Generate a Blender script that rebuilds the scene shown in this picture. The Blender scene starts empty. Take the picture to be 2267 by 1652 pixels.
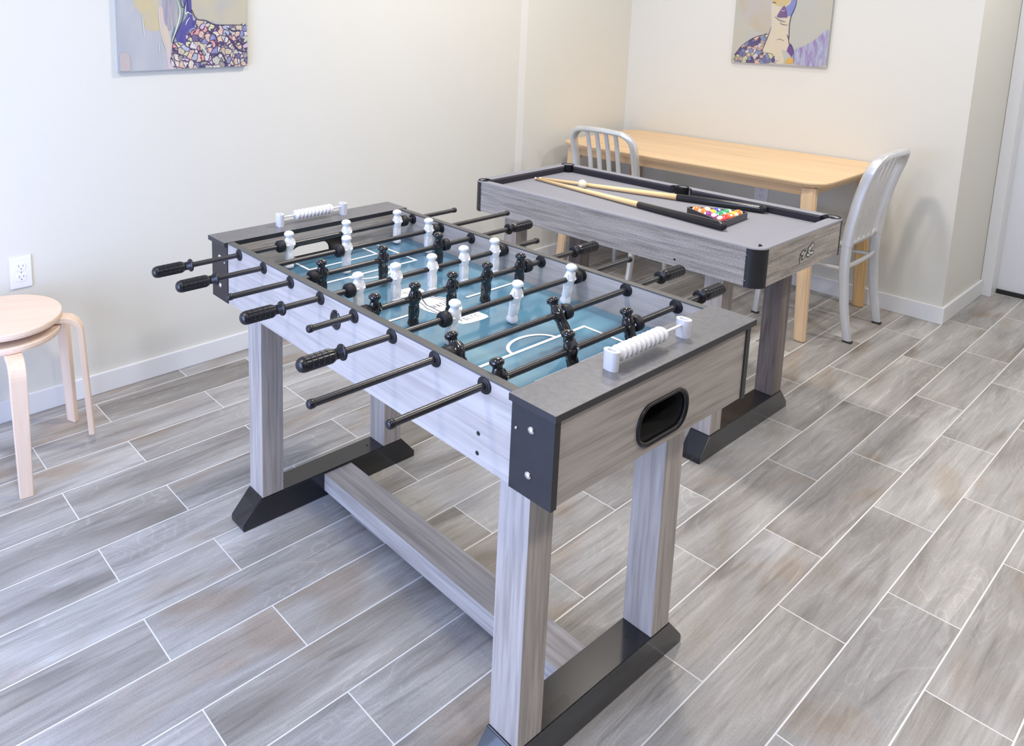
import bpy, bmesh, math, random
from mathutils import Vector, Matrix
PI = math.pi
D = bpy.data
sc = bpy.context.scene
C = sc.collection
random.seed(7)

# ------------------------------------------------------------------ mesh helpers
class MB:
    """collects shapes, builds ONE mesh object; several material slots allowed"""
    def __init__(s): s.v=[]; s.f=[]; s.m=[]; s.sm=[]
    def add(s, vs, fs, mi=0, smooth=False):
        o=len(s.v); s.v+= [tuple(v) for v in vs]
        for f in fs: s.f.append([i+o for i in f]); s.m.append(mi); s.sm.append(smooth)
    def box(s, x0,x1,y0,y1,z0,z1, mi=0, b=0.0):
        if x0>x1:x0,x1=x1,x0
        if y0>y1:y0,y1=y1,y0
        if z0>z1:z0,z1=z1,z0
        bm=bmesh.new(); bmesh.ops.create_cube(bm,size=1)
        for v in bm.verts:
            v.co=Vector(((x0+x1)/2+v.co.x*(x1-x0),(y0+y1)/2+v.co.y*(y1-y0),(z0+z1)/2+v.co.z*(z1-z0)))
        if b>0: bmesh.ops.bevel(bm,geom=bm.edges[:],offset=min(b,(x1-x0)*.45,(y1-y0)*.45,(z1-z0)*.45),segments=2,affect='EDGES',profile=.6)
        s.bm(bm,mi)
    def bm(s,bm,mi=0,smooth=False,mat=None):
        bm.verts.index_update()
        vs=[(mat@v.co if mat else v.co) for v in bm.verts]
        s.add(vs,[[v.index for v in f.verts] for f in bm.faces],mi,smooth); bm.free()
    def prism(s, poly, a, b, axis='z', mi=0, bev=0):
        """poly 2D; axis x: poly=(y,z); y: poly=(x,z); z: poly=(x,y)"""
        n=len(poly)
        def P(p,h):
            return (h,p[0],p[1]) if axis=='x' else (p[0],h,p[1]) if axis=='y' else (p[0],p[1],h)
        bm=bmesh.new()
        A=[bm.verts.new(P(p,a)) for p in poly]; B=[bm.verts.new(P(p,b)) for p in poly]
        bm.faces.new(A[::-1]); bm.faces.new(B)
        for i in range(n): bm.faces.new((A[i],A[(i+1)%n],B[(i+1)%n],B[i]))
        bmesh.ops.recalc_face_normals(bm,faces=bm.faces[:])
        if bev: bmesh.ops.bevel(bm,geom=bm.edges[:],offset=bev,segments=2,affect='EDGES')
        s.bm(bm,mi)
    def lathe(s, prof, c=(0,0,0), axis='z', n=24, mi=0, smooth=True, flip=False):
        """prof: list of (r,h) along axis"""
        vs=[];fs=[]
        for r,h in prof:
            for k in range(n):
                a=2*PI*k/n; p,q=r*math.cos(a),r*math.sin(a)
                if axis=='z': v=(p,q,h)
                elif axis=='y': v=(q,h,p)
                else: v=(h,p,q)
                vs.append((v[0]+c[0],v[1]+c[1],v[2]+c[2]))
        m=len(prof)
        for i in range(m-1):
            for k in range(n):
                a,b=i*n+k,i*n+(k+1)%n
                fs.append((a,b,b+n,a+n))
        fs.append(tuple(range(n))[::-1]); fs.append(tuple((m-1)*n+k for k in range(n)))
        s.add(vs,fs,mi,smooth)
    def cyl(s,p,q,r,n=16,mi=0,r2=None,smooth=True):
        p=Vector(p);q=Vector(q);d=(q-p); L=d.length; d.normalize()
        u=d.orthogonal().normalized(); w=d.cross(u); r2=r if r2 is None else r2
        vs=[p+(u*math.cos(2*PI*k/n)+w*math.sin(2*PI*k/n))*r for k in range(n)]+[q+(u*math.cos(2*PI*k/n)+w*math.sin(2*PI*k/n))*r2 for k in range(n)]
        s.add(vs,[(k,(k+1)%n,n+(k+1)%n,n+k) for k in range(n)],mi,smooth)
        s.add(vs[:n],[tuple(range(n))[::-1]],mi); s.add(vs[n:],[tuple(range(n))],mi)
    def sweep(s,pts,w,d,ref=(0,1,0),mi=0,r=0.3,closed=False,taper=None,smooth=True):
        """rounded-rectangle tube: w across ref direction, d across the other one"""
        pts=[Vector(p) for p in pts]; n=len(pts); ref=Vector(ref)
        sec=[]
        K=4; rr=min(w,d)*r
        for cx,cy,a0 in ((w/2-rr,d/2-rr,0),(-w/2+rr,d/2-rr,90),(-w/2+rr,-d/2+rr,180),(w/2-rr,-d/2+rr,270)):
            for k in range(K):
                a=math.radians(a0+90*k/(K-1)); sec.append((cx+rr*math.cos(a),cy+rr*math.sin(a)))
        m=len(sec); vs=[]
        for i,p in enumerate(pts):
            t=(pts[min(i+1,n-1)]-pts[max(i-1,0)]).normalized()
            a=(ref-t*ref.dot(t))
            if a.length<1e-4: a=Vector((0,0,1))-t*t.z
            a.normalize(); b=t.cross(a)
            k=taper[i] if taper else 1
            for x,y in sec: vs.append(p+a*x*k+b*y*(k if not isinstance(taper,tuple) else 1))
        fs=[]
        for i in range(n-1):
            for k in range(m): fs.append((i*m+k,i*m+(k+1)%m,(i+1)*m+(k+1)%m,(i+1)*m+k))
        s.add(vs,fs,mi,smooth)
        s.add(vs[:m],[tuple(range(m))[::-1]],mi); s.add(vs[-m:],[tuple(range(m))],mi)
    def slabhole(s, x0,x1, y0,y1,z0,z1, cy,cz,hw,hh, mi=0, mh=None, n=32, rad=None):
        """slab perpendicular to x with a stadium / rounded hole"""
        mh=mi if mh is None else mh
        loop=stadium(cy,cz,hw,hh,n,rad)
        out=[]
        for y,z in loop:
            dy,dz=y-cy,z-cz; t=1e9
            if dy>1e-9:t=min(t,(y1-cy)/dy)
            if dy<-1e-9:t=min(t,(y0-cy)/dy)
            if dz>1e-9:t=min(t,(z1-cz)/dz)
            if dz<-1e-9:t=min(t,(z0-cz)/dz)
            out.append((cy+dy*t,cz+dz*t))
        # snap the nearest outer points to the corners
        for c in ((y0,z0),(y1,z0),(y1,z1),(y0,z1)):
            j=min(range(len(out)),key=lambda i:(out[i][0]-c[0])**2+(out[i][1]-c[1])**2); out[j]=c
        N=len(loop)
        vs=[(x0,)+p for p in loop]+[(x0,)+p for p in out]+[(x1,)+p for p in loop]+[(x1,)+p for p in out]
        fs=[];fh=[]
        for i in range(N):
            j=(i+1)%N
            fs+= [(i,N+i,N+j,j),(2*N+i,2*N+j,3*N+j,3*N+i),(N+i,3*N+i,3*N+j,N+j)]
            fh.append((i,j,2*N+j,2*N+i))
        s.add(vs,fs,mi); s.add(vs,fh,mh)
    def build(s,name,mats,parent=None,loc=None,rot=None,recalc=True):
        me=D.meshes.new(name); me.from_pydata(s.v,[],s.f)
        if not isinstance(mats,(list,tuple)): mats=[mats]
        for m in mats: me.materials.append(m)
        for p,mi,sm in zip(me.polygons,s.m,s.sm): p.material_index=mi; p.use_smooth=sm
        if recalc:
            bm=bmesh.new(); bm.from_mesh(me); bmesh.ops.recalc_face_normals(bm,faces=bm.faces[:]); bm.to_mesh(me); bm.free()
        me.update()
        o=D.objects.new(name,me); C.objects.link(o)
        if parent: o.parent=parent
        if loc: o.location=loc
        if rot: o.rotation_euler=rot
        return o

def stadium(cy,cz,hw,hh,n=32,rad=None):
    r=min(hw,hh) if rad is None else rad
    P=[]; K=n//4
    for sx,sy,a0 in ((1,1,0),(-1,1,90),(-1,-1,180),(1,-1,270)):
        for k in range(K):
            a=math.radians(a0+90*k/(K-1)); P.append((cy+sx*(hw-r)+r*math.cos(a),cz+sy*(hh-r)+r*math.sin(a)))
    return P
def empty(name,loc,rz,label,cat,group=None):
    o=D.objects.new(name,None); C.objects.link(o); o.location=loc; o.rotation_euler=(0,0,rz); o.empty_display_size=.05
    tag(o,label,cat,group); return o
def tag(o,label,cat,group=None):
    o['label']=label; o['category']=cat
    if group: o['group']=group
    return o
def struct(o): o['kind']='structure'; return o
def dup(o,parent=None,loc=None,rot=None):
    c=o.copy(); C.objects.link(c)
    if parent is not None: c.parent=parent
    if loc is not None: c.location=loc
    if rot is not None: c.rotation_euler=rot
    for ch in list(o.children): dup(ch,c)
    return c

# ------------------------------------------------------------------ materials
def newmat(name):
    m=D.materials.new(name); m.use_nodes=True; nt=m.node_tree; return m,nt,nt.nodes['Principled BSDF']
def plain(name,col,rough=.5,metal=0,coat=0,spec=.5,noise=0,nscale=40,bump=0,bscale=300):
    m,nt,b=newmat(name)
    b.inputs['Base Color'].default_value=(*col,1); b.inputs['Roughness'].default_value=rough
    b.inputs['Metallic'].default_value=metal; b.inputs['Coat Weight'].default_value=coat
    b.inputs['Specular IOR Level'].default_value=spec
    tc=nt.nodes.new('ShaderNodeTexCoord')
    if noise:
        n=nt.nodes.new('ShaderNodeTexNoise'); n.inputs['Scale'].default_value=nscale; n.inputs['Detail'].default_value=4
        nt.links.new(tc.outputs['Object'],n.inputs['Vector'])
        r=nt.nodes.new('ShaderNodeMapRange'); r.inputs[1].default_value=.3; r.inputs[2].default_value=.7
        r.inputs[3].default_value=1-noise; r.inputs[4].default_value=1+noise
        nt.links.new(n.outputs['Fac'],r.inputs[0])
        x=nt.nodes.new('ShaderNodeVectorMath'); x.operation='SCALE'; x.inputs[0].default_value=col
        nt.links.new(r.outputs[0],x.inputs['Scale']); nt.links.new(x.outputs[0],b.inputs['Base Color'])
    if bump:
        n=nt.nodes.new('ShaderNodeTexNoise'); n.inputs['Scale'].default_value=bscale; n.inputs['Detail'].default_value=2
        nt.links.new(tc.outputs['Object'],n.inputs['Vector'])
        bp=nt.nodes.new('ShaderNodeBump'); bp.inputs['Strength'].default_value=bump; bp.inputs['Distance'].default_value=.002
        nt.links.new(n.outputs['Fac'],bp.inputs['Height']); nt.links.new(bp.outputs[0],b.inputs['Normal'])
    return m
def ramp(nt,fac,stops):
    r=nt.nodes.new('ShaderNodeValToRGB'); e=r.color_ramp.elements
    while len(e)<len(stops): e.new(.5)
    for q,(p,c) in zip(e,stops): q.position=p; q.color=(*c,1)
    nt.links.new(fac,r.inputs[0]); return r.outputs[0]
def mixc(nt,fac,a,b,mode='MIX'):
    x=nt.nodes.new('ShaderNodeMix'); x.data_type='RGBA'; x.blend_type=mode
    if isinstance(fac,float): x.inputs[0].default_value=fac
    else: nt.links.new(fac,x.inputs[0])
    for k,v in ((6,a),(7,b)):
        if isinstance(v,tuple): x.inputs[k].default_value=(*v,1)
        else: nt.links.new(v,x.inputs[k])
    return x.outputs[2]
def noise(nt,vec,scale,detail=4,dist=0,rough=.5):
    n=nt.nodes.new('ShaderNodeTexNoise'); n.inputs['Scale'].default_value=scale; n.inputs['Detail'].default_value=detail
    n.inputs['Distortion'].default_value=dist; n.inputs['Roughness'].default_value=rough
    nt.links.new(vec,n.inputs['Vector']); return n.outputs['Fac']
def mapping(nt,vec,scale=(1,1,1),loc=(0,0,0),rot=(0,0,0)):
    m=nt.nodes.new('ShaderNodeMapping'); m.inputs['Scale'].default_value=scale; m.inputs['Location'].default_value=loc; m.inputs['Rotation'].default_value=rot
    nt.links.new(vec,m.inputs['Vector']); return m.outputs[0]

def wood(name,axis,c0,c1,c2,grain=1.0,rough=.5,speck=0.0,fine=.45):
    """long grain along one axis"""
    m,nt,b=newmat(name)
    tc=nt.nodes.new('ShaderNodeTexCoord').outputs['Object']
    st=[16,16,16]; st['xyz'.index(axis)]=.9
    v=mapping(nt,tc,tuple(st))
    a=noise(nt,v,grain,5,1.2,.6)
    st2=[110,110,110]; st2['xyz'.index(axis)]=5
    f=noise(nt,mapping(nt,tc,tuple(st2)),grain,3,.4)
    col=ramp(nt,a,[(.30,c0),(.5,c1),(.70,c2)])
    fr=ramp(nt,f,[(.34,(1-fine,)*3),(.55,(1,1,1)),(.8,(1+fine*.3,)*3)])
    col=mixc(nt,1.0,col,fr,'MULTIPLY')
    if speck: col=mixc(nt,1.0,col,ramp(nt,noise(nt,mapping(nt,tc,(1,1,1)),330,2),[(.36,(1-speck,)*3),(.5,(1,1,1)),(.7,(1+speck*.4,)*3)]),'MULTIPLY')
    nt.links.new(col,b.inputs['Base Color']); b.inputs['Roughness'].default_value=rough
    b.inputs['Specular IOR Level'].default_value=.35
    return m
GREY=((.355,.312,.28),(.44,.398,.365),(.51,.472,.445))
GX=wood('driftwood_along_x','x',*GREY,fine=.24); GY=wood('driftwood_along_y','y',*GREY,fine=.24); GZ=wood('driftwood_along_z','z',*GREY,fine=.24)
GA=wood('pale_driftwood_panel','x',(.385,.35,.33),(.45,.415,.395),(.50,.47,.45),fine=.16)
PW=((.36,.335,.318),(.44,.415,.395),(.51,.485,.468))
PGX=wood('weathered_grey_along_x','x',*PW,grain=1.2,fine=.30,speck=.4); PGY=wood('weathered_grey_along_y','y',*GREY,grain=1.2,fine=.35,speck=.35)
PGZ=wood('shaded_weathered_grey_z','z',(.13,.105,.10),(.18,.148,.14),(.24,.20,.19),fine=.35)  # darker, browner leg wood: the table's shade is put into the colour
BIRCH=wood('birch_wood','x',(.72,.49,.27),(.79,.56,.33),(.83,.61,.38),grain=.5,rough=.42,fine=.10)
BIRCHZ=wood('birch_leg_wood','z',(.66,.46,.27),(.72,.52,.32),(.77,.57,.37),grain=.5,rough=.42,fine=.10)
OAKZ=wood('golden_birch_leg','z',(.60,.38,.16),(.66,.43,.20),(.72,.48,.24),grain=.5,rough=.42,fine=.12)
PLY=wood('pale_stool_birch','x',(.74,.57,.44),(.79,.62,.49),(.82,.66,.53),grain=.5,rough=.45,fine=.06)
PLYZ=wood('pale_stool_leg_birch','z',(.72,.54,.40),(.77,.59,.45),(.81,.63,.49),grain=.5,rough=.45,fine=.06)
CUE=wood('maple_cue','x',(.80,.55,.28),(.86,.62,.34),(.90,.68,.40),grain=.6,rough=.3,fine=.08)
BLK=plain('black_laminate',(.014,.014,.017),.42,noise=.15,nscale=30)
FOOTB=plain('satin_black_foot',(.010,.010,.013),.26,noise=.1,nscale=20,coat=.35)
CAPM=plain('charcoal_cap_laminate',(.135,.135,.145),.36,noise=.14,nscale=90,spec=.5)
CAPE=plain('black_cap_edge',(.02,.02,.024),.4)
RAILM=plain('charcoal_rail_edge',(.085,.085,.082),.5)
ROD=plain('black_steel_rod',(.016,.016,.021),.30,spec=.6)
RUB=plain('black_rubber',(.012,.012,.016),.5,spec=.35)
GRIP=plain('black_moulded_grip',(.008,.008,.012),.32,spec=.45)
WPL=plain('glossy_white_plastic',(.86,.87,.90),.25,coat=.4)
BPL=plain('glossy_black_plastic',(.010,.010,.013),.12,coat=.6)
DARK=plain('dark_cavity',(.006,.006,.007),.7)
PKT=plain('black_pocket_liner',(.007,.007,.009),.55,spec=.25)
RING=plain('black_ring_plastic',(.010,.010,.012),.4,spec=.35)
CHROME=plain('bright_screw_metal',(.75,.76,.8),.2,metal=1)
ALU=plain('brushed_aluminium',(.70,.71,.72),.32,metal=.55,noise=.06,nscale=8)
LINE=plain('white_line_print',(.86,.88,.90),.3)
INK=plain('dark_blue_print',(.03,.035,.09),.4)
FELT=plain('grey_felt',(.27,.275,.315),.95,spec=.1,noise=.06,nscale=260,bump=.2,bscale=900)
CUSH=plain('dark_cushion_cloth',(.032,.030,.042),.5,spec=.4,noise=.08,nscale=200)
WHITEP=plain('white_paint_trim',(.76,.77,.78),.38)
DOORP=plain('white_door_paint',(.74,.76,.79),.35)
SILV=plain('pale_silver_plastic',(.72,.73,.78),.3,metal=.25,coat=.3)
PLATE=plain('white_outlet_plastic',(.80,.81,.86),.3)
SLOT=plain('blue_grey_outlet_slot',(.25,.26,.42),.5)
RUBW=plain('dark_chair_glide',(.03,.03,.03),.6)
BLKG=plain('gloss_black_lacquer',(.010,.010,.014),.22,coat=.3)

def wallmat(name,col):
    m,nt,b=newmat(name)
    tc=nt.nodes.new('ShaderNodeTexCoord').outputs['Object']
    n=noise(nt,tc,.7,2)
    c=ramp(nt,n,[(.3,tuple(k*.985 for k in col)),(.7,col)])
    nt.links.new(c,b.inputs['Base Color']); b.inputs['Roughness'].default_value=.6; b.inputs['Specular IOR Level'].default_value=.25
    n2=noise(nt,tc,260,2); bp=nt.nodes.new('ShaderNodeBump'); bp.inputs['Strength'].default_value=.05; bp.inputs['Distance'].default_value=.001
    nt.links.new(n2,bp.inputs['Height']); nt.links.new(bp.outputs[0],b.inputs['Normal'])
    return m
WALL=wallmat('cream_wall_paint',(.695,.688,.632)); CEIL=wallmat('white_ceiling_paint',(.66,.66,.65)); FARW=wallmat('grey_wall_paint',(.5,.49,.47))

# floor: wood-look porcelain planks with pale grout (long side along Y)
def floormat():
    m,nt,b=newmat('wood_look_plank_tile')
    tc=nt.nodes.new('ShaderNodeTexCoord').outputs['Object']
    sx=nt.nodes.new('ShaderNodeSeparateXYZ'); nt.links.new(tc,sx.inputs[0])
    cb=nt.nodes.new('ShaderNodeCombineXYZ')
    def madd(o,k):
        a=nt.nodes.new('ShaderNodeMath'); a.operation='ADD'; a.inputs[1].default_value=k; nt.links.new(o,a.inputs[0]); return a.outputs[0]
    nt.links.new(madd(sx.outputs['Y'],-.248+.645*20),cb.inputs[0]); nt.links.new(madd(sx.outputs['X'],-.298+.1547*40),cb.inputs[1])
    br=nt.nodes.new('ShaderNodeTexBrick'); br.offset=.423; br.offset_frequency=2; br.squash=1
    br.inputs['Scale'].default_value=1; br.inputs['Mortar Size'].default_value=.0019; br.inputs['Mortar Smooth'].default_value=.25
    br.inputs['Brick Width'].default_value=.645; br.inputs['Row Height'].default_value=.1547; br.inputs['Bias'].default_value=0
    br.inputs['Color1'].default_value=(0,0,0,1); br.inputs['Color2'].default_value=(1,1,1,1); br.inputs['Mortar'].default_value=(.5,.5,.5,1)
    nt.links.new(cb.outputs[0],br.inputs['Vector'])
    rnd=nt.nodes.new('ShaderNodeSeparateColor'); nt.links.new(br.outputs['Color'],rnd.inputs[0]); R=rnd.outputs[0]
    sh=nt.nodes.new('ShaderNodeVectorMath'); sh.operation='SCALE'; sh.inputs[0].default_value=(17.3,9.1,5.7); nt.links.new(R,sh.inputs['Scale'])
    ad=nt.nodes.new('ShaderNodeVectorMath'); nt.links.new(tc,ad.inputs[0]); nt.links.new(sh.outputs[0],ad.inputs[1]); V=ad.outputs[0]
    big=noise(nt,mapping(nt,V,(7,1.1,1)),1,3,1.0,.5)
    mid=noise(nt,mapping(nt,V,(30,1.9,1)),1,4,1.2,.55)
    fin=noise(nt,mapping(nt,V,(130,5,1)),1,3,.8,.6)
    spk=noise(nt,mapping(nt,V,(70,60,1)),5,2)
    pat=noise(nt,mapping(nt,V,(4.5,2.2,1)),1,2,.6)
    knot=noise(nt,mapping(nt,V,(8,1.5,1)),1,2,.9,.45)
    base=ramp(nt,big,[(.26,(.225,.212,.198)),(.42,(.32,.308,.296)),(.58,(.40,.392,.382)),(.76,(.495,.489,.481))])
    brown=ramp(nt,big,[(.25,(.19,.15,.118)),(.5,(.31,.255,.205)),(.8,(.47,.425,.375))])
    pf=ramp(nt,pat,[(.56,(0,0,0)),(.70,(.8,.8,.8))])
    col=mixc(nt,pf,base,brown)
    st=ramp(nt,mid,[(.30,(.70,.69,.68)),(.45,(1,1,1)),(.60,(1.04,1.04,1.04)),(.70,(1.34,1.34,1.35)),(.80,(1.1,1.1,1.1))])
    col=mixc(nt,.85,col,st,'MULTIPLY')
    # growth-ring contour lines, pale and thin
    rg=nt.nodes.new('ShaderNodeMath'); rg.operation='MULTIPLY'; rg.inputs[1].default_value=19; nt.links.new(knot,rg.inputs[0])
    fr=nt.nodes.new('ShaderNodeMath'); fr.operation='FRACT'; nt.links.new(rg.outputs[0],fr.inputs[0])
    ring=ramp(nt,fr.outputs[0],[(0,(.93,.93,.93)),(.38,(1,1,1)),(.48,(1.30,1.30,1.31)),(.58,(1,1,1)),(1,(.93,.93,.93))])
    rm=ramp(nt,pat,[(.38,(.7,.7,.7)),(.55,(.15,.15,.15))])
    col=mixc(nt,rm,col,mixc(nt,1.0,col,ring,'MULTIPLY'))
    ft=ramp(nt,fin,[(.3,(.84,.84,.84)),(.5,(1,1,1)),(.72,(1.15,1.15,1.15))])
    col=mixc(nt,.7,col,ft,'MULTIPLY')
    sp=ramp(nt,spk,[(.25,(.88,.88,.88)),(.6,(1.04,1.04,1.04))]); col=mixc(nt,1.0,col,sp,'MULTIPLY')
    tone=ramp(nt,R,[(0,(.86,.84,.81)),(.35,(1,1,1)),(.7,(.93,.94,.95)),(1,(1.10,1.10,1.11))]); col=mixc(nt,1.0,col,tone,'MULTIPLY')
    col=mixc(nt,br.outputs['Fac'],col,(.74,.74,.735))
    nt.links.new(col,b.inputs['Base Color'])
    rr=nt.nodes.new('ShaderNodeMapRange'); nt.links.new(mid,rr.inputs[0]); rr.inputs[3].default_value=.34; rr.inputs[4].default_value=.52
    nt.links.new(rr.outputs[0],b.inputs['Roughness']); b.inputs['Specular IOR Level'].default_value=.4
    iv=nt.nodes.new('ShaderNodeMath'); iv.operation='SUBTRACT'; iv.inputs[0].default_value=1; nt.links.new(br.outputs['Fac'],iv.inputs[1])
    mx=nt.nodes.new('ShaderNodeMath'); mx.operation='MULTIPLY_ADD'; nt.links.new(mid,mx.inputs[0]); mx.inputs[1].default_value=.18; nt.links.new(iv.outputs[0],mx.inputs[2])
    bp=nt.nodes.new('ShaderNodeBump'); bp.inputs['Strength'].default_value=.35; bp.inputs['Distance'].default_value=.002
    nt.links.new(mx.outputs[0],bp.inputs['Height']); nt.links.new(bp.outputs[0],b.inputs['Normal'])
    return m
FLOOR=floormat()
def playmat():
    m,nt,b=newmat('blue_playfield_print')
    tc=nt.nodes.new('ShaderNodeTexCoord').outputs['Object']
    n=noise(nt,mapping(nt,tc,(2.4,3.2,1)),1,3,.6)
    c=ramp(nt,n,[(.3,(.065,.16,.26)),(.5,(.10,.235,.34)),(.7,(.17,.34,.43))])
    nt.links.new(c,b.inputs['Base Color']); b.inputs['Roughness'].default_value=.12; b.inputs['Coat Weight'].default_value=.4; b.inputs['Coat Roughness'].default_value=.06
    return m
PLAY=playmat()

# ------------------------------------------------------------------ the room
XL=-1.486; XS=-1.474; YS=2.10; YB=3.106; XR=.288; YD=3.765; XE=6.5; YF=-2.55; H=2.6
m=MB(); m.box(XL-.1,XE+.1,YF-.1,YD+.5,-.06,0); struct(m.build('floor',FLOOR))
m=MB(); m.box(XL-.1,XE+.1,YF-.1,YD+.5,H,H+.05); struct(m.build('ceiling',CEIL))
m=MB(); m.prism([(XL-.1,YF-.1),(XL,YF-.1),(XL,YS-.045),(XS,YS),(XS,YB+.1),(XL-.1,YB+.1)],0,H,'z'); struct(m.build('wall_left',WALL))
m=MB(); m.box(XS,XR,YB,YB+.1,0,H); m.box(XR-.1,XR,YB+.1,YD+.4,0,H); struct(m.build('wall_back',WALL))
m=MB(); m.box(XE,XE+.1,YF,YD+.5,0,H); struct(m.build('wall_right',FARW))
# wall behind the camera with the wide glazed opening
WX0,WX1,WZ0,WZ1=-.95,1.05,.1,1.9
m=MB(); m.box(XL,WX0,YF-.1,YF,0,H); m.box(WX1,XE,YF-.1,YF,0,H); m.box(WX0,WX1,YF-.1,YF,WZ1,H); m.box(WX0,WX1,YF-.1,YF,0,WZ0); struct(m.build('wall_front',FARW))
m=MB()
for x0,x1,z0,z1 in ((WX0,WX0+.05,WZ0,WZ1),(WX1-.05,WX1,WZ0,WZ1),(WX0,WX1,WZ0,WZ0+.05),(WX0,WX1,WZ1-.05,WZ1),(.02,.08,WZ0,WZ1)): m.box(x0,x1,YF-.08,YF-.02,z0,z1)
struct(m.build('window_1',WHITEP))
# far wall with the door
DX0,DX1=XR+.062,1.2
m=MB(); m.box(DX1+.06,XE,YD+.02,YD+.12,0,H); m.box(XR,DX1+.06,YD+.02,YD+.12,2.1,H); struct(m.build('wall_far',WALL))
m=MB(); m.box(DX0-.012,DX1,YD+.105,YD+.15,.022,2.04); dr=struct(m.build('door_1',DOORP))
m=MB(); m.box(DX0-.012,DX1,YD+.09,YD+.16,.0,.022); m.build('door_gap',plain('black_door_gap',(.01,.01,.01),.6),dr)  # black strip standing in for the dark gap under the door
m=MB(); m.box(XR+.001,DX0-.012,YD-.016,YD+.02,0,2.1,b=.003); m.box(DX1,DX1+.06,YD-.016,YD+.02,0,2.1); m.box(XR+.001,DX1+.06,YD-.016,YD+.02,2.04,2.1)
m.box(XR+.001,DX0-.012,YD+.02,YD+.2,0,2.1); m.box(DX1,DX1+.02,YD+.02,YD+.2,0,2.1); struct(m.build('trim_1',WHITEP))
def base(name,x0,x1,y0,y1,h=.082):
    m=MB(); m.box(x0,x1,y0,y1,0,h,b=.004); return struct(m.build(name,WHITEP))
base('baseboard_left',XL,XL+.013,YF,YS-.045)
base('baseboard_left_step',XS,XS+.013,YS,YB)
base('baseboard_back',XS,XR+.013,YB-.013,YB,.086)
base('baseboard_return',XR,XR+.013,YB,YD-.018,.086)

# ------------------------------------------------------------------ foosball table
FT=empty('foosball_table',(0,0,0),math.radians(-1.0),'grey driftwood foosball table with black corner panels and a blue playfield','table')
ZT,ZB=.8404,.6662; BL,BW=.599,.320; IW=.302; IX=.511; ZF=.752
RX=[-.447+.1275*i for i in range(8)]; RZ=.8225
for sgn in (-1,1):
    y0,y1=(sgn*IW,sgn*BW)
    m=MB(); m.box(-BL+.002,BL-.002,min(y0,y1),max(y0,y1),ZB,ZT-.0045)
    sp=m.build('side_panel',GA,FT)
    m=MB(); m.box(-IX,IX,min(y0,y1)-.0008,max(y0,y1)+.0008,ZT-.0045,ZT-.0005,b=.001); m.build('rail_trim',RAILM,FT)
    if sgn<0:
        for (x,z) in ((.435,.725),(.434,.686),(-.47,.70)):
            m=MB(); m.cyl((x,-BW-.0006,z),(x,-BW+.004,z),.0042,10); m.build('bolt_hole',DARK,sp)
    for sx in (-1,1):      # corner panels
        m=MB()
        xa,xb=sx*(BL-.087),sx*(BL+.0)
        m.box(xa,xb,sgn*BW,sgn*(BW+.0032),ZB-.002,ZT-.0126)
        m.box(sx*BL,sx*(BL+.0032),sgn*(BW-.012),sgn*(BW+.0032),ZB-.002,ZT-.0126)
        cp=m.build('corner_panel',BLK,FT)
        for (dx,z,r) in ((.044,.789,.0072),(.046,.706,.0072),(.075,.780,.003)):
            m=MB(); x=sx*(BL-dx); yy=sgn*(BW+.0032)
            m.lathe([(r,0),(r,sgn*.0015),(r*.6,sgn*.0034),(0.0004,sgn*.004)],(x,yy,z),'y',16); m.build('screw',CHROME,cp)
for sx in (-1,1):
    # outer end panel with the ball-return hole, inner end wall with the goal mouth
    m=MB(); x0,x1=sorted((sx*(BL-.018),sx*BL)); m.slabhole(x0,x1,-BW+.004,BW-.004,ZB,ZT-.0126,.005,.724,.078,.036,0,1,32,.034)
    m.build('end_panel',[GY,DARK],FT)
    m=MB(); x0,x1=sorted((sx*IX,sx*(IX+.014))); m.slabhole(x0,x1,-IW,IW,ZB+.014,ZT-.0126,-.005,.777,.105,.024,0,1,32,.02)
    m.build('goal_wall',[GY,DARK],FT)
    # ring round the ball-return hole
    m=MB(); A=stadium(.005,.724,.086,.043,40,.040); B=stadium(.005,.724,.076,.034,40,.032); N=len(A)
    xo=sx*(BL+.0055); xi=sx*(BL-.004); xm=sx*(BL+.004)
    vs=[(xm,)+p for p in A]+[(xo,)+p for p in [( (a[0]*.6+b[0]*.4),(a[1]*.6+b[1]*.4)) for a,b in zip(A,B)]]+[(xi,)+p for p in B]+[(xi,)+p for p in A]
    fs=[]
    for i in range(N):
        j=(i+1)%N
        for k in range(3): fs.append((k*N+i,k*N+j,(k+1)*N+j,(k+1)*N+i))
        fs.append((3*N+i,3*N+j,j,i))
    m.add(vs,fs,0,True); 
    rg=m.build('ball_return_ring',RING,FT)
    if sx>0:   # cup behind the near ring
        m=MB(); vs=[(sx*(BL-.004),)+p for p in B]+[(sx*(BL-.06),)+(p[0],p[1]) for p in B]
        m.add(vs,[(i,(i+1)%N,N+(i+1)%N,N+i) for i in range(N)],0,True); m.add(vs[N:],[tuple(range(N))]); m.build('ball_cup',DARK,FT,recalc=False)
    m=MB(); x0,x1=sorted((sx*(BL+.010),sx*(IX)))
    m.box(x0,x1,-.3315,.3315,ZT-.0126,ZT,1); m.box(x0+.0006,x1-.0006,-.3309,.3309,ZT-.001,ZT+.0004,0,b=.0004); m.build('end_cap',[CAPM,CAPE],FT)
    m=MB(); x0,x1=sorted((sx*(IX+.014),sx*(BL-.018))); m.box(x0,x1,-.15,.15,ZB+.012,ZB+.016); m.box(x0,x1,-.15,-.146,ZB+.016,ZT-.013); m.box(x0,x1,.146,.15,ZB+.016,ZT-.013); m.build('ball_channel',DARK,FT)
m=MB(); m.box(-BL+.02,BL-.02,-IW,IW,ZB,ZB+.01); m.build('bottom_board',BLK,FT)
m=MB(); m.box(-IX,IX,-IW,IW,ZF-.006,ZF); m.build('playfield',PLAY,FT)
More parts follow.
